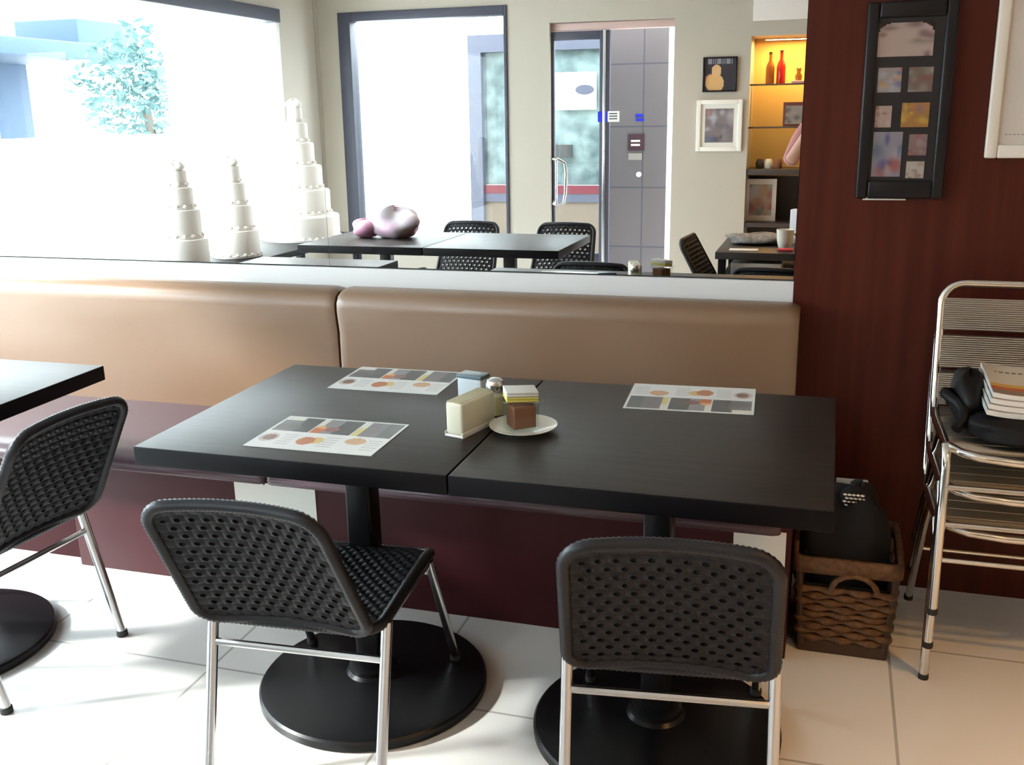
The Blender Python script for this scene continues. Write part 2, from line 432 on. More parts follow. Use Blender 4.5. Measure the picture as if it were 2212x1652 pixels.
# ================================================================ WOVEN CHAIRS
def rclamp(x, y, hx, hy, r):
    """pull a point of a rectangle inside its rounded corners"""
    ax, ay = abs(x), abs(y); cx, cy = hx-r, hy-r
    if ax > cx and ay > cy:
        dx, dy = ax-cx, ay-cy; L = math.hypot(dx, dy); mx = max(dx, dy)
        if L > 1e-9:
            k = mx/L
            ax, ay = cx+dx*k, cy+dy*k
    return math.copysign(ax, x), math.copysign(ay, y)
def woven(hx, hy, r, nx, ny, fx, fy, place, thick=.006, ribs=True):
    """perforated panel: staggered oval holes in an nx by ny field"""
    b = MB(); cw, chh = 2*hx/nx, 2*hy/ny
    for j in range(ny):
        off = 0 if j % 2 == 0 else .5
        for i in range(nx + (1 if off else 0)):
            xa = max(-hx, -hx+(i-off)*cw); xb = min(hx, -hx+(i-off+1)*cw)
            ya, yb = -hy+j*chh, -hy+(j+1)*chh
            cx, cy = (xa+xb)/2, (ya+yb)/2
            full = (xb-xa) > .9*cw and 0 < j < ny-1 and abs(cx) < hx-cw*.7
            rx, ry = (cw*fx, chh*fy) if full else (cw*.05, chh*.05)
            outer = [(xa, ya), (cx, ya), (xb, ya), (xb, cy), (xb, yb), (cx, yb), (xa, yb), (xa, cy)]
            ang = [225, 270, 315, 0, 45, 90, 135, 180]
            inner = [(cx+rx*math.cos(math.radians(a)), cy+ry*math.sin(math.radians(a))) for a in ang]
            for zz, up in ((thick/2, True), (-thick/2, False)):
                vs = []
                for (x, y) in outer: vs.append(place(*rclamp(x, y, hx, hy, r), zz*.55))
                for (x, y) in inner: vs.append(place(*rclamp(x, y, hx, hy, r), zz*1.5))
                fs = []
                for k in range(8):
                    q = (k, (k+1) % 8, 8+(k+1) % 8, 8+k)
                    fs.append(q if up else q[::-1])
                if not full: fs.append(tuple(range(8, 16)) if up else tuple(range(15, 7, -1)))
                b.add(vs, fs)
            if full:
                vs = [place(*rclamp(x, y, hx, hy, r), thick*.75) for x, y in inner] + [place(*rclamp(x, y, hx, hy, r), -thick*.75) for x, y in inner]
                b.add(vs, [((k+1) % 8, k, 8+k, 8+(k+1) % 8) for k in range(8)])
    return b
def rrect_path(hx, hy, r, place, step):
    pts = []
    segs = [((hx, -hy+r), (hx, hy-r)), None, ((hx-r, hy), (-hx+r, hy)), None, ((-hx, hy-r), (-hx, -hy+r)), None, ((-hx+r, -hy), (hx-r, -hy)), None]
    cs = [(hx-r, hy-r, 0), (-hx+r, hy-r, PI/2), (-hx+r, -hy+r, PI), (hx-r, -hy+r, 1.5*PI)]
    for q in range(4):
        (xa, ya), (xb, yb) = segs[2*q]; n = max(2, int(math.hypot(xb-xa, yb-ya)/step))
        pts += [(xa+(xb-xa)*i/n, ya+(yb-ya)*i/n) for i in range(n)]
        cx, cy, a0 = cs[q]; n = max(3, int(r*PI/2/step))
        pts += [(cx+r*math.cos(a0+PI/2*i/n), cy+r*math.sin(a0+PI/2*i/n)) for i in range(n)]
    return [place(x, y, 0) for x, y in pts]
CH = dict(a=.205, b=.153, h=.388, a2=.203, b2=.25, zs=.316, c=.201, e=.154, hf=.373, c2=.205, e2=.312)
def make_chair(label, front_z=0.0):
    t = empty('woven_chair', (0, 0, 0), 0, label, 'chair', 'black woven chairs with chrome legs')
    # backrest plane: bottom (y -.193, z .393) to top (y -.398, z .761)
    p0 = Vector((0, -.193, .397)); p1 = Vector((0, -.392, .752)); mid = (p0+p1)/2; v = (p1-p0); L = v.length; v.normalize()
    nrm = Vector((1, 0, 0)).cross(v)
    hyb = L/2
    def pb(x, y, z):
        k = 1 - .045*(y/hyb+1)
        q = mid + Vector((x*k, 0, 0)) + v*y + nrm*(z + .020*(x/.2)**2)
        return q
    bk = woven(.196, hyb-.012, .05, 12, 15, .24, .27, pb, .007).build('backrest', MT['weave'], t, angle=60)
    path = rrect_path(.197, hyb-.010, .052, pb, .0052)
    MB().tube(path, .012, 8, True, rad=[.0118 if i % 2 else .0136 for i in range(len(path))]).build('rim', MT['cord'], bk, angle=180)
    # seat
    def ps(x, y, z):
        yy = y
        return Vector((x, .0+yy, .408 + .012*(yy/.2) + z - .014*max(0, 1-(x/.2)**2)*max(0, 1-(yy/.2)**2) - (.03*max(0, (yy-.12)/.08)**2)))
    st_ = woven(.197, .195, .045, 14, 26, .16, .20, ps, .010).build('seat', MT['weave'], t, angle=60)
    path = rrect_path(.200, .198, .048, ps, .0052)
    MB().tube(path, .012, 8, True, rad=[.0118 if i % 2 else .0136 for i in range(len(path))]).build('rim', MT['cord'], st_, angle=180)
    g = CH
    # seat rails in chrome under the seat
    for s in (-1, 1):
        MB().tube([(s*.198, -.155, .388), (s*.198, .0, .392), (s*.198, .150, .392)], .0095, 10).build('side_rail', MT['chrome'], t)
    MB().tube([(-.198, .140, .370), (.198, .140, .370)], .0075, 10).build('front_rail', MT['chrome'], t)
    tt = 1-g['zs']/g['h']; ax = g['a']+(g['a2']-g['a'])*tt; by = g['b']+(g['b2']-g['b'])*tt
    MB().tube([(-ax, -by, g['zs']), (ax, -by, g['zs'])], .0085, 10).build('stretcher', MT['chrome'], t)
    for s in (-1, 1):
        l = MB().tube([(s*g['a'], -g['b'], g['h']+.012), (s*g['a'], -g['b'], g['h']), (s*g['a2'], -g['b2'], .012)], .0125, 14).build('leg', MT['chrome'], t)
        MB().lathe([(.015, 0), (.016, .004), (.015, .016), (.013, .018)], 14, (s*g['a2'], -g['b2'], 0)).build('foot_cap', MT['rubber'], l)
    for s in (-1, 1):
        l = MB().tube([(s*g['c'], g['e']-.008, g['hf']+.026), (s*g['c'], g['e'], g['hf']+.01), (s*g['c2'], g['e2'], .012+front_z)], .0110, 14).build('leg', MT['chrome'], t)
        MB().lathe([(.0135, 0), (.0145, .004), (.0135, .016), (.011, .018)], 14, (s*g['c2'], g['e2'], front_z)).build('foot_cap', MT['rubber'], l)
    return t
C1 = make_chair('black woven chair at the left picture edge, drawn up to the glare-lit table')
C1.location = (-2.142, -1.068, 0); C1.rotation_euler = (0, 0, math.radians(84.8))
C2 = make_chair('black woven chair at the table with two menus, seat visible beside its back', .033)
C2.location = (-1.066, -1.137, 0); C2.rotation_euler = (0, 0, math.radians(3.5))
C3 = make_chair('black woven chair seen squarely from behind, near the wicker basket', .033)
C3.location = (-.270, -1.103, 0); C3.rotation_euler = (0, 0, math.radians(7))
dup(C1, (-1.60, -2.88, 0), 0, 'woven chair in the mirror behind the clear reflected table')
dup(C1, (-2.24, -2.88, 0), 0, 'woven chair in the mirror behind the pink bundle')
dup(C1, (-.36, -2.66, 0), -PI/2+.1, 'woven chair in the mirror, leaning side-on beside the cluttered table')

# ================================================================ STACKED ALUMINIUM CHAIRS
def make_alu(label):
    t = empty('aluminium_chair', (0, 0, 0), 0, label, 'chair', 'stacked aluminium slat chairs')
    hw = .232; r = .0115
    def side(s):
        # front foot, up the front leg, bend to the seat side, bend up the back post
        p = [(s*hw, -.205, .0), (s*hw, -.195, .20), (s*hw, -.186, .375), (s*hw, -.176, .405), (s*hw, -.150, .421), (s*hw, -.05, .418), (s*hw, .10, .408), (s*hw, .165, .416), (s*hw, .190, .445), (s*hw, .203, .52), (s*hw, .226, .64)]
        return p
    cr = .055; top = .750
    def post(z): return .203 + (z-.52)*.19
    L = side(-1); Rr = side(1)
    arcL = [(-hw+cr-cr*math.cos(a), post(top-cr+cr*math.sin(a)), top-cr+cr*math.sin(a)) for a in [PI/2*i/8 for i in range(9)]]
    arcR = [(-x, y, z) for x, y, z in arcL][::-1]
    fl = MB().tube(L[0:5], r, 12).build('leg', MT['alu'], t)
    MB().lathe([(.0125, 0), (.0132, .003), (.0125, .016)], 12, (-hw, -.205, -.002)).build('foot_cap', MT['rubber'], fl)
    fr = MB().tube(Rr[0:5], r, 12).build('leg', MT['alu'], t)
    MB().lathe([(.0125, 0), (.0132, .003), (.0125, .016)], 12, (hw, -.205, -.002)).build('foot_cap', MT['rubber'], fr)
    MB().tube(L[4:] + arcL + arcR + Rr[4:][::-1], r, 12).build('frame', MT['alu'], t)
    for s in (-1, 1):
        l = MB().tube([(s*(hw-.012), .06, .405), (s*(hw-.005), .12, .30), (s*(hw+.010), .235, .012)], .0105, 12).build('leg', MT['alu'], t)
        MB().lathe([(.0125, 0), (.0132, .003), (.0125, .016)], 12, (s*(hw+.010), .236, 0)).build('foot_cap', MT['rubber'], l)
    # curved front rail of the seat
    fr_ = [(-hw+.008, -.150, .421), (-hw+.03, -.190, .420), (-hw+.07, -.205, .415), (-.08, -.210, .410), (.08, -.210, .410), (hw-.07, -.205, .415), (hw-.03, -.190, .420), (hw-.008, -.150, .421)]
    MB().tube(fr_, .0105, 12).build('front_rail', MT['alu'], t)
    MB().tube([(-hw, -.196, .332), (hw, -.196, .332)], .0065, 10).build('stretcher', MT['alu'], t)
    MB().tube([(-hw+.004, .165, .20), (hw-.004, .165, .20)], .0065, 10).build('stretcher', MT['alu'], t)
    def slat(name, p, q, nrm, wd):
        # ribbed flat slat from p to q, width direction wd (vector)
        n = 15; b = MB(); p = Vector(p); q = Vector(q); nrm = Vector(nrm).normalized(); wd = Vector(wd)
        prof = []
        for i in range(2*n+1):
            k = i/(2*n); z = .0016 if i % 2 else 0
            prof.append((k, .004+z))
        vs = []; m = len(prof)
        for e in (p, q):
            vs += [e + wd*k + nrm*z for k, z in prof] + [e + wd*1 - nrm*.002, e - nrm*.002]
        mm = m+2
        fs = [(i, mm+i, mm+(i+1) % mm, (i+1) % mm) for i in range(mm)] + [tuple(range(mm)), tuple(range(2*mm-1, mm-1, -1))]
        b.add(vs, fs); return b.build(name, MT['slat'], t, smooth=False)
    for k in range(3):
        z1 = .712-k*.100; z0 = z1-.084
        slat('back_slat', (-hw+.004, post(z0)-.006, z0), (hw-.004, post(z0)-.006, z0), (0, -1, .19), (0, post(z1)-post(z0), z1-z0))
    for k in range(5):
        y0 = -.19+k*.068
        slat('seat_slat', (-hw+.006, y0, .421-.02*k/5), (hw-.006, y0, .421-.02*k/5), (0, 0, 1), (0, .058, -.003))
    return t
AX, AY = .538, -.325
A1 = make_alu('lowest aluminium chair of the stack, standing on the floor by the wood panel')
A1.location = (AX-.004, AY, 0)
A2 = dup(A1, (AX-.004, AY-.0240, .106), 0, 'middle aluminium chair of the stack, between two others')
A3 = dup(A1, (AX-.004, AY-.048, .212), 0, 'topmost aluminium chair of the stack, carrying the bag and magazines')

# black bag and magazines on the top chair
def lump(name, c, s, m, parent=None, seed=0, amp=.06, n=24, k=18, p=2.6, flat=None):
    rnd = random.Random(seed); ph = [rnd.uniform(0, 6.28) for _ in range(8)]
    b = MB(); vs = []; fs = []
    for j in range(k+1):
        a = -PI/2+PI*j/k
        for i in range(n):
            t = 2*PI*i/n
            sg = lambda x: math.copysign(abs(x)**(2/p), x)
            x, y, z = sg(math.cos(a))*sg(math.cos(t)), sg(math.cos(a))*sg(math.sin(t)), sg(math.sin(a))
            w = 1+amp*(math.sin(3*t+ph[0]+2*z)+math.sin(5*t+ph[1]-3*z)*.6+math.sin(4*z+ph[2]+2*t)*.7)
            zz = c[2]+s[2]*z*(w if z > 0 else 1)
            if flat is not None: zz = max(zz, flat)
            vs.append((c[0]+s[0]*x*w, c[1]+s[1]*y*w, zz))
    for j in range(k):
        for i in range(n): fs.append((j*n+i, j*n+(i+1) % n, (j+1)*n+(i+1) % n, (j+1)*n+i))
    b.add(vs, fs); return b.build(name, m, parent, angle=180)
bag = empty('soft_bag', (.56, -.375, .638), 0, 'slumped black soft bag on the seat of the topmost aluminium chair', 'bag')
lump('body', (0, -.01, .034), (.222, .170, .036), MT['leather'], bag, 3, .04, 40, 24, 3.4, flat=.0)
lump('side_fold', (-.195, .05, .068), (.040, .115, .068), MT['leather'], bag, 14, .05, 28, 20, 2.4, flat=.0)
hpts = [(-.236+.02*math.sin(i*.9), -.12+.024*i, .03+.055*math.sin(PI*i/10)) for i in range(11)]
MB().tube(hpts, .013, 10).build('strap', MT['leather'], bag)
def cover_fn(u, v):
    if v > .93 and .05 < u < .95: return (.60, .50, .40)
    if .72 < v < .78 and .08 < u < .86: return (.16, .13, .12) if int(u*60) % 3 else (.62, .50, .38)
    if .46 < v < .50 and .60 < u < .95 and int(u*70) % 2: return (.2, .16, .14)
    if .26 < v < .34: return (.70, .32, .04) if v > .29 else (.62, .42, .05)
    if .16 < v <= .26: return (.55, .10, .03)
    if v <= .16: return (.25, .16, .10)
    return (.66, .55, .42)
def plain_fn(u, v): return (.55, .50, .46)
tilt = Euler((math.radians(6), math.radians(-2), math.radians(1))).to_matrix()
mag_labels = ['open white magazine lowest in the pile on the black bag', 'grey-white magazine second from the bottom on the black bag',
              'magazine just below the top cover on the black bag', 'topmost magazine with an orange and red band on its cover']
for k in range(4):
    base = Vector((.535+.004*k, -.395+.006*k, .711+.0146*k))
    pl = lambda x, y, z, B=base: B + tilt @ Vector((x, y, z))
    bend = lambda u, v, q=k: .010*(1-v)**2*(.3+.4*(3-q)/3) + .012*(abs(2*u-1)**3)
    th = .012
    o = empty('magazine', (0, 0, 0), 0, mag_labels[k], 'magazine', 'magazines on the black bag')
    printed('cover', .30, .215, 60, 44, cover_fn if k == 3 else plain_fn, lambda x, y, z, p=pl: p(x, y, z), MT['glossprint'], o, th, bend)
    b = MB(); n = 16   # page block
    vs = []
    for (u, v_) in [(i/n, 0) for i in range(n+1)] + [(1-i/n, 1) for i in range(n+1)]:
        for zz in (0, th): vs.append(pl(.298*(u-.5), .213*(v_-.5), zz+bend(u, v_)))
    m = 2*(n+1); fs = [(2*i, 2*((i+1) % m), 2*((i+1) % m)+1, 2*i+1) for i in range(m)] + [tuple(2*i for i in range(m))[::-1]]
    b.add(vs, fs); b.build('page_block', MT['paper'], o, smooth=False)

# ================================================================ BASKET AND OUTLET
bk = empty('wicker_basket', (.100, -.335, 0), 0, 'brown wicker basket with a hoop handle, on the floor between bench and stacked chairs', 'basket')
hx0, hx1, hy = .112, .128, .142
def wall_pts(z, inset=0):
    k = z/.285; hx = hx0+(hx1-hx0)*k-inset; h2 = hy*(.94+.06*k)-inset
    return hx, h2
b = MB()   # woven body of fat horizontal strands
for row in range(9):
    z = .045+row*.018
    hx, h2 = wall_pts(z); pts = []; rad = []
    P = rrect_path(hx, h2, .02, lambda x, y, _: Vector((x, y, z)), .009)
    for i, p in enumerate(P):
        wv = math.sin(i*PI/4.0 + row*PI); n_ = Vector((p.x, p.y, 0)).normalized()
        pts.append(p + n_*(.0045*wv)); rad.append(.0088+.0018*wv)
    b.tube(pts, .009, 8, True, rad=rad)
b.build('woven_side', MT['wicker'], bk, angle=180)
hx, h2 = wall_pts(0)
b = MB().box((-hx-.004, -h2-.004, .0), (hx+.004, h2+.004, .038), .006); b.build('base_band', MT['wickerdark'], bk)
b = MB()
hx, h2 = wall_pts(.1, .008)
for lo, hi in (((-hx, -h2, .03), (hx, -h2+.004, .20)), ((-hx, h2-.004, .03), (hx, h2, .27)), ((-hx, -h2, .03), (-hx+.004, h2, .27)), ((hx-.004, -h2, .03), (hx, h2, .27))): b.box(lo, hi)
b.build('liner', MT['cloth'], bk)
hx, h2 = wall_pts(.27)
P = rrect_path(hx+.006, h2+.004, .022, lambda x, y, _: Vector((x, y, 0)), .004)
b = MB(); n = len(P); vs = []; fs = []
for i, p in enumerate(P):
    o_ = Vector((p.x, p.y, 0)).normalized(); e = .0016 if i % 2 else 0
    for dr, z in ((.006+e, .240), (.008+e, .262), (.006+e, .284), (-.008, .284), (-.008, .240)): vs.append(p + o_*dr + Vector((0, 0, z)))
for i in range(n):
    j = (i+1) % n
    for k in range(5): fs.append((i*5+k, j*5+k, j*5+(k+1) % 5, i*5+(k+1) % 5))
b.add(vs, fs); b.build('rim_band', MT['wicker'], bk, angle=180)
for sx in (-1, 1):
    for sy in (-1, 1):
        MB().tube([(sx*(hx0-.006), sy*(hy-.012), .02), (sx*(hx1-.006), sy*(hy-.008), .245)], .010, 8).build('corner_post', MT['wickerdark'], bk)
hp = [(.02+.058*math.cos(PI*i/14), -h2-.006, .192+.050*math.sin(PI*i/14)) for i in range(15)]
MB().tube(hp, .0075, 8, rad=[.0072 if i % 2 else .0085 for i in range(15)]).build('handle', MT['wicker'], bk)
cl = empty('black_garment', (.097, -.335, .14), 0, 'black cloth heaped in the wicker basket, with a white dotted patch', 'cloth')
lump('folds', (0, .01, .10), (.108, .120, .18), MT['cloth'], cl, 11, .07, 40, 26, 2.6, flat=-.09)
lump('raised_fold', (.030, .01, .23), (.046, .05, .075), MT['cloth'], cl, 5, .06, 24, 16, 2.3)
b = MB()
for i in range(4):
    for j in range(5):
        b.lathe([(.0001, .0), (.004, .001), (.0058, .003), (.004, .005), (.0001, .006)], 10, (-.014+.011*j+.005*(i % 2), -.062+.004*i, .292-.011*i), cap0=False, cap1=False)
# the dots sit on a fold of the cloth
lump('dotted_fold', (.008, -.028, .276), (.034, .030, .030), MT['cloth'], cl, 8, .03, 24, 16, 2.2)
b.build('white_dots', MT['white'], cl)
ol = empty('wall_socket', (.112, -.004, .300), 0, 'white wall socket plate on the wood panel behind the basket', 'socket')
MB().box((-.046, -.010, -.036), (.046, 0, .036), .004).build('plate', MT['white'], ol)
MB().box((-.026, -.0125, -.016), (-.004, -.0095, .016), .002).build('outlet_face', MT['paper'], ol)
MB().box((.004, -.0125, -.016), (.026, -.0095, .016), .002).build('outlet_face', MT['paper'], ol)

# ================================================================ THINGS ON THE TABLE
def menu_fn(u, v):
    # three columns, two rows: dark photo panels above, white panels below
    if u < .02 or u > .98 or v < .03 or v > .97: return (.74, .76, .74)
    c = min(2, int(u*3)); cu = u*3-c; top = v > .52
    def ell(x, y, rx, ry): return ((cu-x)/rx)**2+((v-y)/ry)**2 < 1
    if top:
        if .02 > abs(cu-1): return (.75, .75, .72)
        if c == 0:
            if v > .86 and cu < .5: return (.72, .68, .60)
            if ell(.35, .66, .30, .10): return (.10, .09, .09)
            return (.05, .055, .06) if cu > .55 else (.13, .13, .14)
        if c == 1:
            if ell(.12, .62, .16, .13): return (.50, .12, .03) if v < .66 else (.72, .35, .12)
            if cu < .12: return (.70, .66, .60)
            if ell(.42, .66, .18, .07): return (.22, .08, .07)
            return (.045, .05, .055) if cu > .5 else (.24, .23, .25)
        if cu < .16: return (.66, .58, .22) if v < .78 else (.70, .70, .62)
        return (.16, .14, .16) if cu < .6 else (.09, .10, .10)
    if v > .49: return (.80, .80, .78)
    if c == 0 and ell(.28, .30, .22, .13): return (.20, .10, .07) if ell(.30, .30, .15, .085) else (.55, .48, .44)
    if c == 1:
        if ell(.20, .27, .20, .12): return (.48, .15, .05)
        if ell(.42, .30, .16, .10): return (.68, .48, .18)
    if c == 2 and ell(.30, .36, .24, .10): return (.62, .36, .20)
    if .55 < cu < .92 and .12 < v < .42 and int(v*60) % 4 == 0: return (.42, .42, .42)
    return (.78, .78, .76)
def menu(x, y, rz, flip, label):
    o = empty('menu_sheet', (x, y, .7503), rz + (PI if flip else 0), label, 'menu', 'laminated menus on the tables')
    printed('printed_face', .304, .216, 96, 60, menu_fn, lambda a, b_, c: Vector((a, b_, c)), MT['glossprint'], o, .0012)
menu(-1.043, -1.119, .012, False, 'laminated picture menu at the near edge, by the back of the angled chair')
menu(-1.072, -.662, .012, False, 'laminated picture menu at the far side of the table, next to the bench')
menu(-.298, -.655, .05, True, 'laminated picture menu turned to face the bench, on the table near the basket')

nh = empty('napkin_block', (-.745, -1.005, .75), math.radians(-15.5), 'white napkin block standing on the seam between the two tables', 'napkins')
MB().box((-.023, -.066, 0), (.023, .066, .006), .002).build('tray', MT['white'], nh)
for s in (-1, 1):
    MB().box((s*.023-.0015, -.066, .0), (s*.023+.0015, .066, .012), .001).build('side_plate', MT['white'], nh)
MB().box((-.0215, -.0645, .006), (.0235, .0655, .079), .006).build('napkin_stack', MT['cream'], nh)
b = MB()
for i in range(9): b.box((-.0195+i*.0044, -.062, .078), (-.0175+i*.0044, .062, .0808), .0006)
b.build('napkin_fold', MT['cream'], nh)

sh = empty('salt_shaker', (-.722, -.893, .75), 0, 'glass seasoning shaker with a domed metal cap, behind the napkin block', 'shaker')
MB().lathe([(.020, .0), (.021, .004), (.019, .03), (.0185, .064), (.0195, .068)], 24).build('jar', MT['glass'], sh)
MB().lathe([(.0165, .004), (.0168, .05), (.001, .052)], 20).build('seasoning', MT['salt'], sh)
MB().lathe([(.0205, .064), (.0215, .068), (.0215, .078), (.019, .086), (.012, .091), (.002, .0925)], 24).build('cap', MT['chrome'], sh)
tb = empty('steel_box', (-.812, -.792, .75), math.radians(-12), 'small grey-white metal box behind the napkin block', 'box')
MB().box((-.034, -.020, 0), (.034, .020, .062), .004).build('body', mat('pale_grey_metal', (.55, .60, .64), .35), tb)
MB().box((-.036, -.022, .060), (.036, .022, .070), .003).build('lid', mat('dark_teal_lid', (.12, .17, .20), .3), tb)

sa = empty('saucer', (-.628, -.984, .75), 0, 'cream china saucer under the glass jar of sachets', 'saucer')
MB().lathe([(.040, 0), (.043, .001), (.046, .004), (.066, .009), (.0765, .0135), (.0768, .0150), (.070, .0125), (.050, .0075), (.044, .006), (.001, .006)], 56).build('dish', MT['ceramic'], sa)
ja = empty('sachet_jar', (-.632, -.986, .7562), math.radians(40), 'square glass jar of brown sachets on the saucer', 'jar')
def sqring(h, z, r=.012): return rrect_path(h, h, min(r, h*.4), lambda x, y, _: Vector((x, y, z)), .006)
prof = [(.033, 0), (.034, .002), (.033, .050), (.0345, .058), (.040, .066), (.0415, .068), (.0395, .068), (.0325, .057), (.031, .050), (.031, .004)]
rings = []
for h, z in prof:
    rr = .010*h/.034; cs = []
    for (sx, sy, a0) in ((1, 1, 0), (-1, 1, PI/2), (-1, -1, PI), (1, -1, 1.5*PI)):
        for i in range(5): cs.append(Vector((sx*(h-rr)+rr*math.cos(a0+PI/8*i), sy*(h-rr)+rr*math.sin(a0+PI/8*i), z)))
    rings.append(cs)
b = MB(); n = 20; vs = [v for g in rings for v in g]
fs = [(i*n+k, i*n+(k+1) % n, (i+1)*n+(k+1) % n, (i+1)*n+k) for i in range(len(rings)-1) for k in range(n)]
fs.append(tuple(range(n))[::-1]); fs.append(tuple((len(rings)-1)*n+k for k in range(n)))
b.add(vs, fs); b.build('glass_body', MT['glass'], ja, angle=60)
for i in range(6):
    o = put(MB().box((-.0265, -.0036, 0), (.0265, .0036, .052), .002).build('sugar_sachet', MT['brown']), 'brown paper sachet packed upright in the glass jar', 'sachet', 'brown sachets in the glass jar')
    a = math.radians(40); dy = -.0205+i*.0082
    o.location = (-.632-dy*math.sin(a), -.986+dy*math.cos(a), .7612); o.rotation_euler = (0, 0, a)
for i in range(4):
    a = math.radians(28)
    lab = ['white sachet at the top of the leaning pile in the jar', 'white sachet under the topmost one in the jar pile', 'yellow-edged sachet in the middle of the jar pile', 'yellow-edged sachet lowest in the jar pile'][i]
    o = put(MB().box((-.036, -.024, -.0028), (.036, .024, .0028), .0018).build('sweetener_sachet', [MT['paper'], MT['paper'], MT['yellow'], MT['yellow']][i]), lab, 'sachet', 'white and yellow sachets on the jar')
    o.location = (-.632, -.986, .8450-i*.0062); o.rotation_euler = (math.radians(4), math.radians(3), a)

# ================================================================ FRAMES ON THE WOOD PANEL
def blotch(seed, pal, n=14):
    rnd = random.Random(seed)
    bl = [(rnd.random(), rnd.random(), rnd.uniform(.06, .28), rnd.uniform(.06, .22), rnd.choice(pal)) for _ in range(n)]
    base = pal[0]
    def fn(u, v):
        acc = [.35*q for q in base]; tot = .35
        for x, y, rx, ry, q in bl:
            w = math.exp(-2.2*(((u-x)/rx)**2+((v-y)/ry)**2)); tot += w
            for k in range(3): acc[k] += w*q[k]
        return tuple(q/tot for q in acc)
    return fn
fx0, fx1, fz0, fz1 = .064, .290, 1.174, 1.690
fr = empty('collage_frame', ((fx0+fx1)/2, -.004, 1.174), 0, 'tall black collage frame with nine small photographs on the wood panel', 'picture frame')
fw, fh = fx1-fx0, fz1-fz0
b = MB()
for lo, hi in (((-fw/2, -.024, 0), (-fw/2+.030, 0, fh)), ((fw/2-.030, -.024, 0), (fw/2, 0, fh)), ((-fw/2+.030, -.024, 0), (fw/2-.030, 0, .050)), ((-fw/2+.030, -.024, fh-.042), (fw/2-.030, 0, fh))): b.box(lo, hi, .006)
b.build('frame', MT['frameblack'], fr)
MB().box((-fw/2+.028, -.014, .048), (fw/2-.028, 0, fh-.040)).build('mat_board', mat('black_mat_board', (.010, .008, .010), .5), fr)
# photos: measured places, x from the frame's left edge, z from its bottom
PH = [(.026+.003, .376, .141, .086, [(.36, .27, .25), (.42, .32, .29), (.22, .20, .19), (.12, .07, .07), (.40, .30, .32)], 1),
      (.037, .284, .060, .064, [(.26, .22, .22), (.34, .06, .06), (.45, .25, .06), (.10, .10, .25), (.30, .32, .34)], 2),
      (.115, .284, .061, .064, [(.15, .10, .09), (.28, .24, .22), (.20, .06, .06), (.12, .15, .11), (.22, .18, .17)], 3),
      (.037, .192, .042, .057, [(.34, .24, .22), (.20, .09, .06), (.38, .30, .27), (.15, .08, .07)], 4),
      (.104, .192, .070, .064, [(.30, .15, .05), (.52, .32, .04), (.45, .16, .05), (.10, .12, .09), (.22, .12, .14)], 5),
      (.037, .060, .075, .120, [(.22, .20, .23), (.30, .28, .32), (.08, .13, .18), (.28, .08, .06), (.40, .25, .04), (.04, .05, .20)], 6),
      (.129, .117, .046, .056, [(.20, .13, .13), (.30, .07, .07), (.26, .18, .18), (.14, .09, .09)], 7),
      (.127, .056, .046, .045, [(.36, .31, .27), (.40, .35, .30), (.25, .19, .16), (.20, .13, .12)], 8)]
for i, (px, pz, pw, ph, pal, seed) in enumerate(PH):
    fn = blotch(seed, pal)
    if i == 0:
        g = fn
        fn = lambda u, v, g=g: (.010, .008, .010) if v > .62+.38*math.sqrt(max(0, 1-(2*u-1)**4)) else g(u, v)
    printed('photo', pw, ph, 28, 28, fn, lambda x, y, z, px=px, pz=pz, pw=pw, ph=ph: Vector((-fw/2+px+pw/2+x, -.0142-z, pz+ph/2+y)), MT['glossprint'], fr, .0008)
MB().box((-fw/2+.02, -.010, -.005), (.02, -.002, .004), .001).build('paper_slip', MT['paper'], fr)
wf = empty('white_framed_photograph', (.52, -.004, 1.283), 0, 'white picture frame cut by the right picture edge', 'picture frame')
b = MB(); W2, H2 = .27, .50
for lo, hi in (((-W2/2, -.022, 0), (-W2/2+.03, 0, H2)), ((W2/2-.03, -.022, 0), (W2/2, 0, H2)), ((-W2/2+.03, -.022, 0), (W2/2-.03, 0, .035)), ((-W2/2+.03, -.022, H2-.035), (W2/2-.03, 0, H2))): b.box(lo, hi, .005)
b.build('frame', MT['framewhite'], wf)
MB().box((-W2/2+.028, -.012, .033), (W2/2-.028, 0, H2-.033)).build('mount', mat('cream_mount', (.60, .54, .49), .7), wf)
printed('picture', .12, .095, 24, 20, blotch(21, [(.10, .08, .10), (.40, .20, .08), (.25, .20, .16), (.06, .06, .14)]), lambda x, y, z: Vector((.018+x, -.0122-z, .14+y)), MT['glossprint'], wf)
bb = MB()
for k in range(18): bb.box((-.09+k*.010, -.0132, .060), (-.084+k*.010, -.012, .0625))
bb.build('caption_line', mat('grey_ink', (.30, .27, .25), .7), wf)

# ================================================================ BACK OF THE ROOM (seen in the mirror)
def wallpic(name, x0, x1, z0, z1, m, fn, label, border, mount=None):
    o = empty(name, ((x0+x1)/2, YB, z0), 0, label, 'picture frame'); w_, h_ = x1-x0, z1-z0
    b = MB()
    for lo, hi in (((-w_/2, 0, 0), (-w_/2+border, .022, h_)), ((w_/2-border, 0, 0), (w_/2, .022, h_)), ((-w_/2+border, 0, 0), (w_/2-border, .022, border)), ((-w_/2+border, 0, h_-border), (w_/2-border, .022, h_))): b.box(lo, hi, .003)
    b.build('frame', m, o)
    MB().box((-w_/2+border*.8, 0, border*.8), (w_/2-border*.8, .008, h_-border*.8)).build('backing', MT['paper'], o)
    iw, ih = w_-2*border-(mount or 0)*2, h_-2*border-(mount or 0)*2
    printed('photo', iw, ih, 30, 30, fn, lambda x, y, z: Vector((-x, .0085+z, h_/2+y)), MT['glossprint'], o)
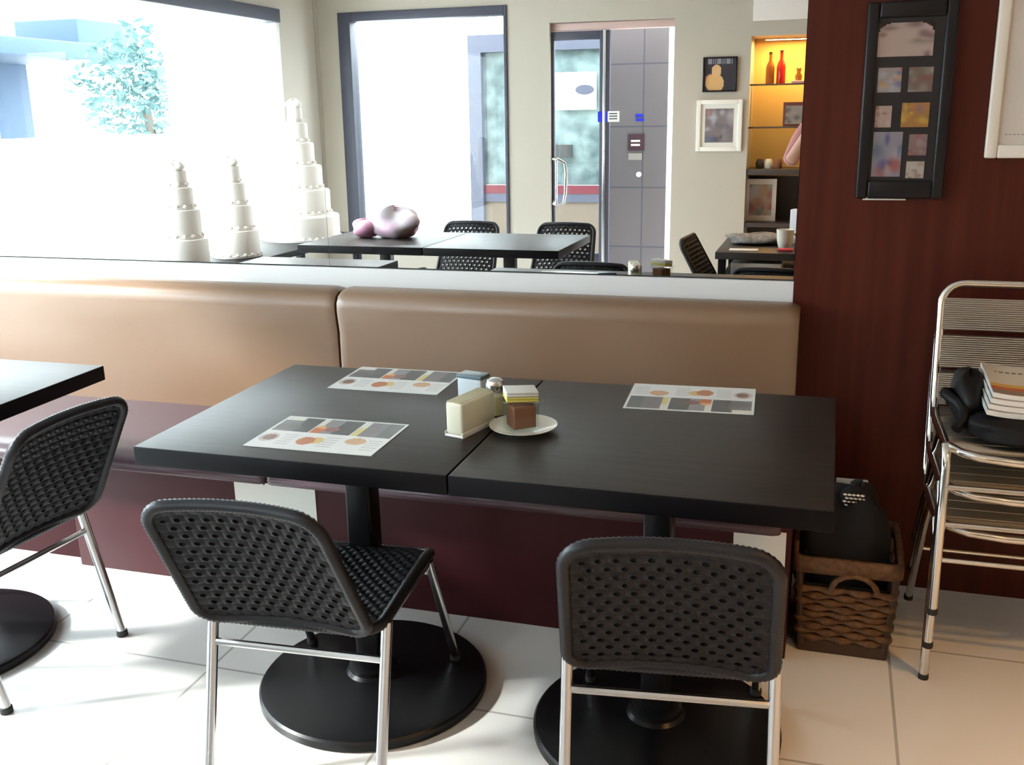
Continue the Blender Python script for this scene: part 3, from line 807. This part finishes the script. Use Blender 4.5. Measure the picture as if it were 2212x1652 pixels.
def pic1(u, v):
    if ((u-.62)/.16)**2+((v-.62)/.2)**2 < 1: return (.62, .40, .20)
    if ((u-.66)/.30)**2+((v-.22)/.30)**2 < 1: return (.60, .38, .16)
    if ((u-.82)/.16)**2+((v-.30)/.22)**2 < 1: return (.55, .22, .14)
    if v > .84 and .1 < u < .9 and int(u*40) % 3: return (.25, .25, .30)
    return (.035, .030, .040)
wallpic('black_picture', -.905, -.672, 1.552, 1.785, MT['frameblack'], pic1, 'black square picture of an orange figure, above the white-framed one in the mirror', .012)
wallpic('white_picture', -.940, -.624, 1.150, 1.500, MT['white'], blotch(9, [(.20, .16, .17), (.10, .13, .20), (.30, .28, .30), (.42, .20, .17), (.05, .05, .06), (.40, .42, .45)], 22), 'white-framed colour photograph under the black picture in the mirror', .03, .03)
# lit shelves in the recess
su = empty('shelf_unit', (0, YB-.36, 0), 0, 'built-in lit shelves of bottles and ornaments reflected in the mirror', 'shelves')
MB().box((NX0, 0, .96), (NX1, .02, NZ1)).build('back_panel', MT['niche'], su)
MB().box((NX0, 0, 0), (NX1, .015, .96)).build('lower_back', MT['shelfdark'], su)
for z, m in ((1.600, MT['shelfdark']), (1.312, MT['shelfdark'])):
    sh0 = MB().box((NX0, .02, z-.008), (NX1, .325, z), 0).build('shelf', MT['glass'], su)
    MB().box((NX0, .3255, z-.010), (NX1, .331, z), .001).build('front_edge', m, sh0)
MB().box((NX0, .015, .985), (NX1, .35, 1.025), .003).build('shelf', MT['shelfdark'], su)
MB().box((NX0, .015, .62), (NX1, .35, .65), .003).build('shelf', MT['shelfdark'], su)
MB().box((NX0, .015, .25), (NX1, .35, .28), .003).build('shelf', MT['shelfdark'], su)
cb = MB().box((NX0+.005, .355, 2.01), (NX1, .375, 2.50), .003).build('upper_door', MT['cabinet'], su)
lamp('shelf_light', 'AREA', (-.25, YB-.17, 1.895), (0, 0, 0), 13, (1, .62, .22), shape='RECTANGLE', size=.5, size_y=.06)
def bottle(x, y, z, h, r, m, label):
    o = empty('glass_bottle', (x, y, z), 0, label, 'bottle')
    MB().lathe([(r*.95, 0), (r, .005), (r, h*.50), (r*.85, h*.60), (r*.36, h*.74), (r*.34, h*.93), (r*.40, h*.94), (r*.40, h*.96)], 20).build('body', m, o)
    MB().lathe([(r*.40, h*.955), (r*.42, h*.96), (r*.42, h), (r*.3, h*1.005)], 16).build('cap', MT['rubber'], o)
bottle(-.462, -4.58, 1.600, .215, .030, MT['amber'], 'amber bottle on the lit top shelf, beside the red one')
bottle(-.388, -4.58, 1.600, .225, .031, MT['red'], 'red bottle on the lit top shelf in the mirror')
orn = empty('ornament', (-.262, -4.56, 1.600), 0, 'small pink and brown ornament at the end of the lit top shelf', 'ornament')
MB().box((-.05, -.03, 0), (.05, .03, .02), .006).build('plinth', mat('pink_glaze', (.6, .3, .3), .4), orn)
MB().lathe([(.02, .02), (.024, .05), (.012, .075), (.018, .10), (.002, .118)], 16, (-.005, 0, 0)).build('figure', MT['amber'], orn)
b = empty('shelf_sign', (-.285, -4.58, 1.312), 0, 'small framed print on the second lit shelf', 'picture frame')
MB().box((-.075, -.012, 0), (.075, .006, .165), .003).build('frame', mat('red_brown_frame', (.14, .04, .03), .5), b)
printed('print', .12, .125, 20, 20, blotch(33, [(.30, .26, .24), (.08, .07, .07), (.36, .30, .27)], 10), lambda x, y, z: Vector((-x, .0065+z, .078+y)), MT['pprint'], b)
for i, (x, m) in enumerate(((-.50, 'a dark'), (-.44, 'a pale'), (-.375, 'a brown'))):
    o = put(MB().lathe([(.024, 0), (.028, .01), (.03, .04), (.022, .06), (.018, .066)], 18).build('ornament_jar', [MT['shelfdark'], MT['ceramic'], MT['brown']][i]), m + ' little jar on the black shelf edge under the lit shelves', 'jar', 'little jars on the lower shelf')
    o.location = (x, -4.52, 1.025)
b = empty('propped_picture', (-.487, -4.56, .65), 0, 'propped colour picture below the lit shelves', 'picture')
MB().box((-.11, -.01, 0), (.11, .004, .30), .003).build('frame', MT['framewhite'], b)
printed('print', .16, .22, 20, 24, blotch(41, [(.36, .34, .30), (.30, .05, .04), (.10, .16, .08), (.40, .22, .06), (.14, .10, .09)], 18), lambda x, y, z: Vector((-x, .0045+z, .15+y)), MT['pprint'], b)

# low service table with newspapers and a mug
mt_ = empty('service_table', (-.235, -2.72, 0), 0, 'dark service table with a lower shelf, cluttered with papers, in the mirror', 'table')
MB().box((-.335, -.33, .662), (.335, .33, .70), .003).build('tabletop', MT['wenge'], mt_)
MB().box((-.30, -.30, .555), (.30, .30, .575), .003).build('lower_shelf', MT['wenge_edge'], mt_)
for sx in (-1, 1):
    for sy in (-1, 1): MB().box((sx*.30-.02, sy*.295-.02, 0), (sx*.30+.02, sy*.295+.02, .663), .003).build('leg', MT['wenge_edge'], mt_)
put(lump('newspaper_heap', (-.385, -2.80, .728), (.155, .11, .028), mat('newsprint', (.30, .28, .26), .9, noise=((40, 40, 40), (.16, .15, .14), 2)), None, 17, .08, 40, 14, 3.0, flat=.7015), 'crumpled newspapers on the cluttered service table', 'newspaper')
o = put(MB().box((-.075, -.04, 0), (.075, .04, .004), .001).build('white_card', MT['paper']), 'white card at the edge of the cluttered service table', 'card'); o.location = (-.43, -2.49, .7005)
o = put(MB().box((-.04, -.03, 0), (.04, .03, .012), .003).build('red_packet', mat('red_packet', (.5, .04, .05), .5)), 'red packet on the cluttered service table', 'packet'); o.location = (-.215, -2.50, .7005)
mg = empty('white_mug', (-.225, -2.62, .7003), 0, 'white mug on the cluttered service table in the mirror', 'mug')
MB().lathe([(.030, 0), (.034, .004), (.042, .04), (.046, .095), (.048, .1), (.0445, .1), (.04, .05), (.032, .01), (.001, .008)], 28).build('cup', MT['ceramic'], mg)
MB().tube([(.043+.026*math.sin(PI*i/8), 0, .02+.06*i/8) for i in range(9)], .005, 8).build('handle', MT['ceramic'], mg)
o = put(MB().box((-.045, -.03, 0), (.045, .03, .19), .004).build('tissue_box', mat('white_card_box', (.78, .76, .80), .6)), 'upright white box behind the mug in the mirror', 'box'); o.location = (-.16, -2.82, .7003); o.rotation_euler = (0, 0, .3)
o = put(MB().box((-.13, -.10, 0), (.13, .10, .06), .004).build('paper_stack', MT['paper']), 'white paper stack on the lower shelf of the service table', 'paper'); o.location = (-.36, -2.56, .5755)
bd = empty('plush_bundle', (-2.42, -2.33, .75), 0, 'pink and white plush bundle on the reflected table', 'bundle')
lump('white_part', (.05, 0, .075), (.15, .11, .085), MT['bagpink'], bd, 23, .13, 40, 26, 2.0, flat=.001)
lump('pink_part', (-.12, .03, .05), (.08, .07, .052), mat('pink_plush', (.62, .30, .42), .9), bd, 29, .08, 24, 16, 2.2, flat=.001)

# display table along the street window with tiered cakes
dt = empty('display_table', (-3.50, -2.62, 0), 0, 'low dark display table under the tiered cakes by the street window', 'table')
MB().box((-.27, -1.12, .57), (.27, 1.20, .61), .003).build('tabletop', MT['wenge_edge'], dt)
for sx in (-1, 1):
    for sy in (-1.05, 1.12): MB().box((sx*.23-.025, sy-.025, 0), (sx*.23+.025, sy+.025, .571), .003).build('leg', MT['wenge_edge'], dt)
def cake(x, y, tiers, label):
    o = empty('tiered_cake', (x, y, .61), 0, label, 'cake', 'white tiered display cakes by the window')
    z = 0
    for r, h in tiers:
        t = MB().lathe([(r*1.06, 0), (r*1.07, .012), (r, .016), (r, h-.015), (r*.97, h-.004), (r*.9, h), (.001, h)], 36, (0, 0, z)).build('tier', MT['icing'], o)
        bb = MB(); n = int(2*PI*r/.045)
        for k in range(n):
            a = 2*PI*k/n
            bb.lathe([(.001, -.012), (.012, -.006), (.014, .002), (.008, .010), (.001, .013)], 8, (r*math.cos(a), r*math.sin(a), z+.016), cap0=False, cap1=False)
        bb.build('piped_border', MT['icing'], t)
        z += h
    lump('flower', (0, 0, z+.02), (.05, .05, .035), MT['icing'], o, 31, .16, 20, 12, 2)
cake(-3.50, -3.30, [(.26, .17), (.205, .17), (.16, .16), (.115, .15), (.08, .13), (.05, .10)], 'tallest white tiered cake, next to the corner post in the mirror')
cake(-3.45, -2.38, [(.14, .16), (.11, .15), (.08, .13), (.055, .10)], 'white tiered cake in the middle of the window display')
cake(-3.45, -1.84, [(.14, .17), (.11, .16), (.08, .12), (.055, .09)], 'white tiered cake at the bright end of the window display')

# ceiling downlights
def downlight(x, y, e, label):
    o = empty('downlight', (x, y, ZC), 0, label, 'ceiling light', 'warm ceiling downlights')
    MB().lathe([(.085, 0), (.085, -.012), (.066, -.014), (.066, -.002)], 32, cap0=False, cap1=False).build('trim_ring', MT['white'], o)
    MB().lathe([(.064, -.003), (.001, -.0029)], 24, cap0=False).build('diffuser', mat('warm_diffuser', (.9, .8, .6), .6, emit=(1, .72, .38), estr=6), o)
    l = lamp('downlight_lamp', 'SPOT', (x, y, ZC-.03), (0, 0, 0), e, (1, .50, .13), spot_size=math.radians(110), spot_blend=.9, shadow_soft_size=.07)
downlight(1.55, -1.95, 190, 'warm downlight over the stacked chairs')
downlight(.75, -2.95, 70, 'warm downlight behind the photographer at the right')
downlight(-.9, -3.6, 30, 'warm downlight in front of the two wall pictures')

# ================================================================ THE PHOTOGRAPHER (a sliver shows at the mirror's right edge)
def skin_mesh(name, chains, m, parent=None, sub=2, root=0):
    """chains: lists of (point, radius); a point equal to an earlier one joins there"""
    vs = []; rs = []; es = []; idx = {}
    def vid(p, r):
        k = tuple(round(c, 4) for c in p)
        if k not in idx: idx[k] = len(vs); vs.append(p); rs.append(r)
        return idx[k]
    for ch in chains:
        ids = [vid(p, r) for p, r in ch]
        es += [(a, b_) for a, b_ in zip(ids, ids[1:]) if a != b_]
    me = bpy.data.meshes.new(name); me.from_pydata(vs, es, []); me.update()
    o = bpy.data.objects.new(name, me); C.objects.link(o); me.materials.append(m)
    md = o.modifiers.new('skin', 'SKIN'); md.use_smooth_shade = True; md.branch_smoothing = .4
    sl = me.skin_vertices[0].data
    for i, r in enumerate(rs):
        sl[i].radius = r if isinstance(r, tuple) else (r, r); sl[i].use_root = (i == root)
    sb = o.modifiers.new('subdivision', 'SUBSURF'); sb.levels = sub; sb.render_levels = sub
    if parent: o.parent = parent
    return o
PX, PY = .03, -3.46
pe = empty('person', (PX, PY, 0), 0, 'standing person in a dusty pink top and navy trousers holding up a phone', 'person')
pel = (0, 0, .90)
ch = [[(pel, (.145, .10)), ((0, .0, 1.02), (.125, .088)), ((0, .005, 1.16), (.135, .095)), ((0, 0, 1.30), (.145, .095)), ((0, -.01, 1.385), (.075, .06)), ((0, .0, 1.44), (.052, .052)), ((0, .02, 1.50), (.060, .068)), ((0, .015, 1.565), (.076, .090)), ((0, .005, 1.625), (.068, .080)), ((0, 0, 1.66), (.03, .035))]]
for sx in (-1, 1):
    ch.append([(pel, (.145, .10)), ((sx*.085, 0, .84), .085), ((sx*.095, .01, .66), .072), ((sx*.10, .005, .47), .052), ((sx*.10, -.02, .30), .050), ((sx*.10, -.02, .10), .033), ((sx*.10, -.01, .045), .036), ((sx*.115, .12, .028), .030), ((sx*.12, .17, .022), .022)])
    sh_ = ((sx*.165, -.01, 1.355), .056); el = ((sx*.285, .09, 1.115), .039); wr = ((sx*.105-.03, .305, 1.385), .024); pm = ((sx*.085-.03, .338, 1.425), (.030, .020))
    ch.append([((0, 0, 1.30), (.145, .095)), sh_, ((sx*.235, .03, 1.235), .046), el, ((sx*.20, .20, 1.26), .034), wr, pm])
    for q in range(4):     # four bent fingers closing on the phone's edge, knuckle by knuckle
        z = 1.432+.0175*q; ln = (.9, 1.05, 1, .8)[q]
        ch.append([pm, ((sx*.080-.03, .352, z), .0095), ((sx*(.080-.012*ln)-.03, .374, z+.004), .0085), ((sx*(.080-.034*ln)-.03, .388, z+.005), .0078), ((sx*(.080-.048*ln)-.03, .390, z+.004), .0065)])
    ch.append([pm, ((sx*.070-.03, .330, 1.447), .0115), ((sx*.052-.03, .340, 1.466), .0098), ((sx*.036-.03, .352, 1.472), .0080)])
skin_mesh('body', ch, MT['skin'], pe)
top = [[((0, 0, .86), (.160, .115)), ((0, .0, 1.02), (.145, .105)), ((0, .005, 1.16), (.152, .112)), ((0, 0, 1.30), (.160, .110)), ((0, -.008, 1.385), (.085, .072))]]
leg = [[((0, 0, .93), (.152, .108)), ((0, 0, .86), (.155, .110))]]
for sx in (-1, 1):
    top.append([((0, 0, 1.30), (.160, .110)), ((sx*.165, -.01, 1.355), .067), ((sx*.235, .03, 1.235), .058), ((sx*.280, .085, 1.125), .050), ((sx*.262, .115, 1.150), .047)])
    leg.append([((0, 0, .86), (.155, .110)), ((sx*.088, 0, .80), .096), ((sx*.097, .008, .64), .084), ((sx*.10, .0, .46), .066), ((sx*.10, -.02, .26), .062), ((sx*.10, -.02, .07), .056)])
skin_mesh('shirt', top, MT['pink'], pe)
skin_mesh('trousers', leg, MT['navy'], pe)
lump('hair', (0, -.018, 1.615), (.082, .098, .082), MT['hair'], pe, 2, .02, 32, 20, 2.1, flat=1.575)
lump('hair_back', (0, -.060, 1.53), (.068, .05, .10), MT['hair'], pe, 6, .03, 24, 18, 2.3)
lump('nose', (0, .108, 1.555), (.013, .020, .022), MT['skin'], pe, 1, .0, 14, 10, 2)
lump('mouth', (0, .094, 1.510), (.022, .008, .006), mat('lips', (.35, .10, .09), .5), pe, 1, 0, 14, 10, 2)
for sx in (-1, 1):
    lump('eye', (sx*.030, .094, 1.583), (.013, .008, .008), MT['white'], pe, 1, 0, 14, 10, 2)
    lump('pupil', (sx*.030, .101, 1.583), (.006, .003, .006), MT['hair'], pe, 1, 0, 12, 8, 2)
    lump('ear', (sx*.082, .0, 1.560), (.010, .018, .030), MT['skin'], pe, 1, 0, 14, 10, 2)
    lump('shoe', (sx*.112, .06, .036), (.044, .125, .036), MT['rubber'], pe, 1, .01, 24, 14, 2.6, flat=.001)
ph_ = empty('phone', (0, -3.086, 1.462), 0, 'black phone held up by the person at the mirror edge', 'phone')
MB().box((-.058, -.0045, -.0295), (.058, .0045, .0295), .004).build('case', MT['rubber'], ph_)
MB().box((-.046, -.0052, -.025), (.046, -.0044, .025)).build('screen', MT['frameblack'], ph_)
MB().lathe([(.004, 0), (.004, .0012)], 16).build('lens', MT['chrome'], ph_).matrix_local = Matrix.Translation((-.048, .0044, .02)) @ Matrix.Rotation(-PI/2, 4, 'X')

# ================================================================ OUTSIDE
ground = slab('ground', [((-22, -16, -.16), (XL-.12, 6, -.06)), ((XL-.12, -16, -.16), (8, YB-.12, -.06))], MT['paving'])
# opposite shopfront across the passage behind the door
sf = empty('shopfront', (0, -6.6, -.06), 0, 'opposite shopfront with a red band seen through the glass door', 'building')
MB().box((-3.27, -.3, 0), (-1.75, 0, .66), .0).build('lower_wall', MT['beige'], sf)
MB().box((-3.27, -.02, .66), (-1.75, .015, .74)).build('plinth_strip', MT['darkmetal'], sf)
MB().box((-3.27, -.02, .74), (-1.75, .02, .82)).build('red_band', MT['redband'], sf)
MB().box((-3.27, -.06, .82), (-1.75, -.03, 2.06)).build('shop_window', MT['shopglass'], sf)
MB().box((-3.40, -.06, 0), (-3.27, .05, 2.06)).build('post', MT['darkmetal'], sf)
MB().box((-3.40, -.06, 2.06), (-1.70, .05, 2.22)).build('fascia', MT['darkmetal'], sf)
MB().box((-2.55, .0, 1.52), (-2.15, .02, 1.86)).build('white_notice', MT['white'], sf)
MB().lathe([(.09, 0), (.09, .004)], 24, (0, 0, 0)).build('oval_mark', MT['darkmetal'], sf).matrix_local = Matrix.Translation((-2.26, .022, 1.70)) @ Matrix.Rotation(PI/2, 4, 'X') @ Matrix.Scale(.5, 4, (0, 1, 0))
MB().box((-2.62, .0, 1.08), (-2.38, .03, 1.20)).build('dark_notice', MT['rubber'], sf)
# white plank screen seen through the back window
ws = empty('plank_screen', (0, -6.7, -.06), 0, 'white upright plank screen behind the back window', 'screen')
for i in range(10): MB().box((-6.88+i*.34, -.03, 0), (-6.88+i*.34+.325, .0, 2.22), .008).build('plank', MT['whitepaint'], ws)
MB().box((-6.9, -.06, 2.22), (-3.46, .10, 2.5)).build('top_beam', MT['pinkpaint'], ws)
# grey tiled pier with signs
gp = empty('tiled_pier', (0, -5.05, -.06), 0, 'grey stone-tiled pier with small signs beside the glass door', 'pier')
MB().box((-1.67, -.5, 0), (-1.225, .14, 2.6), .0).build('shaft', MT['greytile'], gp)
s = MB(); s.box((-1.525, .14, 1.20), (-1.40, .15, 1.325), mi=0)
for k in range(2): s.box((-1.50, .15, 1.235+k*.03), (-1.43, .152, 1.25+k*.03), mi=1)
s.build('dark_sign', [mat('dark_plum_sign', (.05, .02, .03), .5), MT['white']], gp)
s = MB(); s.box((-1.465, .14, 1.42), (-1.405, .146, 1.44), mi=0); s.box((-1.47, .14, 1.452), (-1.41, .146, 1.472), mi=0)
s.build('blue_lettering', [MT['bluesticker']], gp)
MB().box((-1.52, .14, 1.13), (-1.415, .146, 1.18)).build('small_plate', mat('grey_plate', (.30, .28, .27), .5), gp)
MB().lathe([(.02, 0), (.02, .02), (.012, .03)], 16).build('bell_push', MT['white'], gp).matrix_local = Matrix.Translation((-1.435, .14, 1.02)) @ Matrix.Rotation(-PI/2, 4, 'X')
# pavilion, added white glare wall and tree beyond the street window
pv = empty('pavilion', (-11, -9.0, -.06), 0, 'blue-shaded pavilion across the street in the mirror', 'building')
MB().box((-2.4, -1.95, 2.38), (.3, 3.6, 2.62), .02).build('roof', MT['bluepaint'], pv)
MB().box((-1.6, -3.4, 2.40), (-.4, -1.96, 3.05), .02).build('upper_storey', MT['bluepaint'], pv)
MB().box((-1.6, -1.9, 0), (-1.4, 3.4, 2.39), .01).build('rear_wall', MT['bluepaint'], pv)
for y in (-1.25, .5, 1.9, 3.2): MB().box((-.12, y-.08, 0), (.08, y+.08, 2.39), .01).build('post', MT['whitepaint'], pv)
gw = put(MB().box((-7.8, -13.6, -.06), (-7.6, -1.0, 1.27), .01).build('glare_filler_wall', MT['whitepaint']), 'added low white wall giving blown-out glare across the street in the mirror', 'wall')  # added wall, white so the street below the pavilion overexposes
tr = empty('street_tree', (-9.0, -9.3, -.06), 0, 'pale leafy tree across the street in the mirror', 'tree')
MB().tube([(0, 0, 0), (.03, .02, .8), (-.02, .05, 1.6)], .09, 10, rad=[.11, .085, .06]).build('trunk', MT['bark'], tr)
rl = random.Random(4); b = MB()
for k in range(1500):
    a, bb_, rr = rl.uniform(0, 2*PI), rl.uniform(-1, 1), rl.random()**.4
    q = math.sqrt(1-bb_*bb_); p = Vector((.85*rr*q*math.cos(a), 1.20*rr*q*math.sin(a)*(1+.2*math.sin(7*bb_+3*a)), 1.92+.80*rr*bb_*(1+.15*math.sin(5*a))))
    d1 = Vector((rl.uniform(-1, 1), rl.uniform(-1, 1), rl.uniform(-1, 1))).normalized(); d2 = d1.orthogonal().normalized(); s_ = rl.uniform(.05, .10)
    b.add([p-d1*s_, p+d2*s_*.45, p+d1*s_, p-d2*s_*.45], [(0, 1, 2, 3)])
put(b.build('crown', MT['leaf'], tr, smooth=False), kind='stuff')
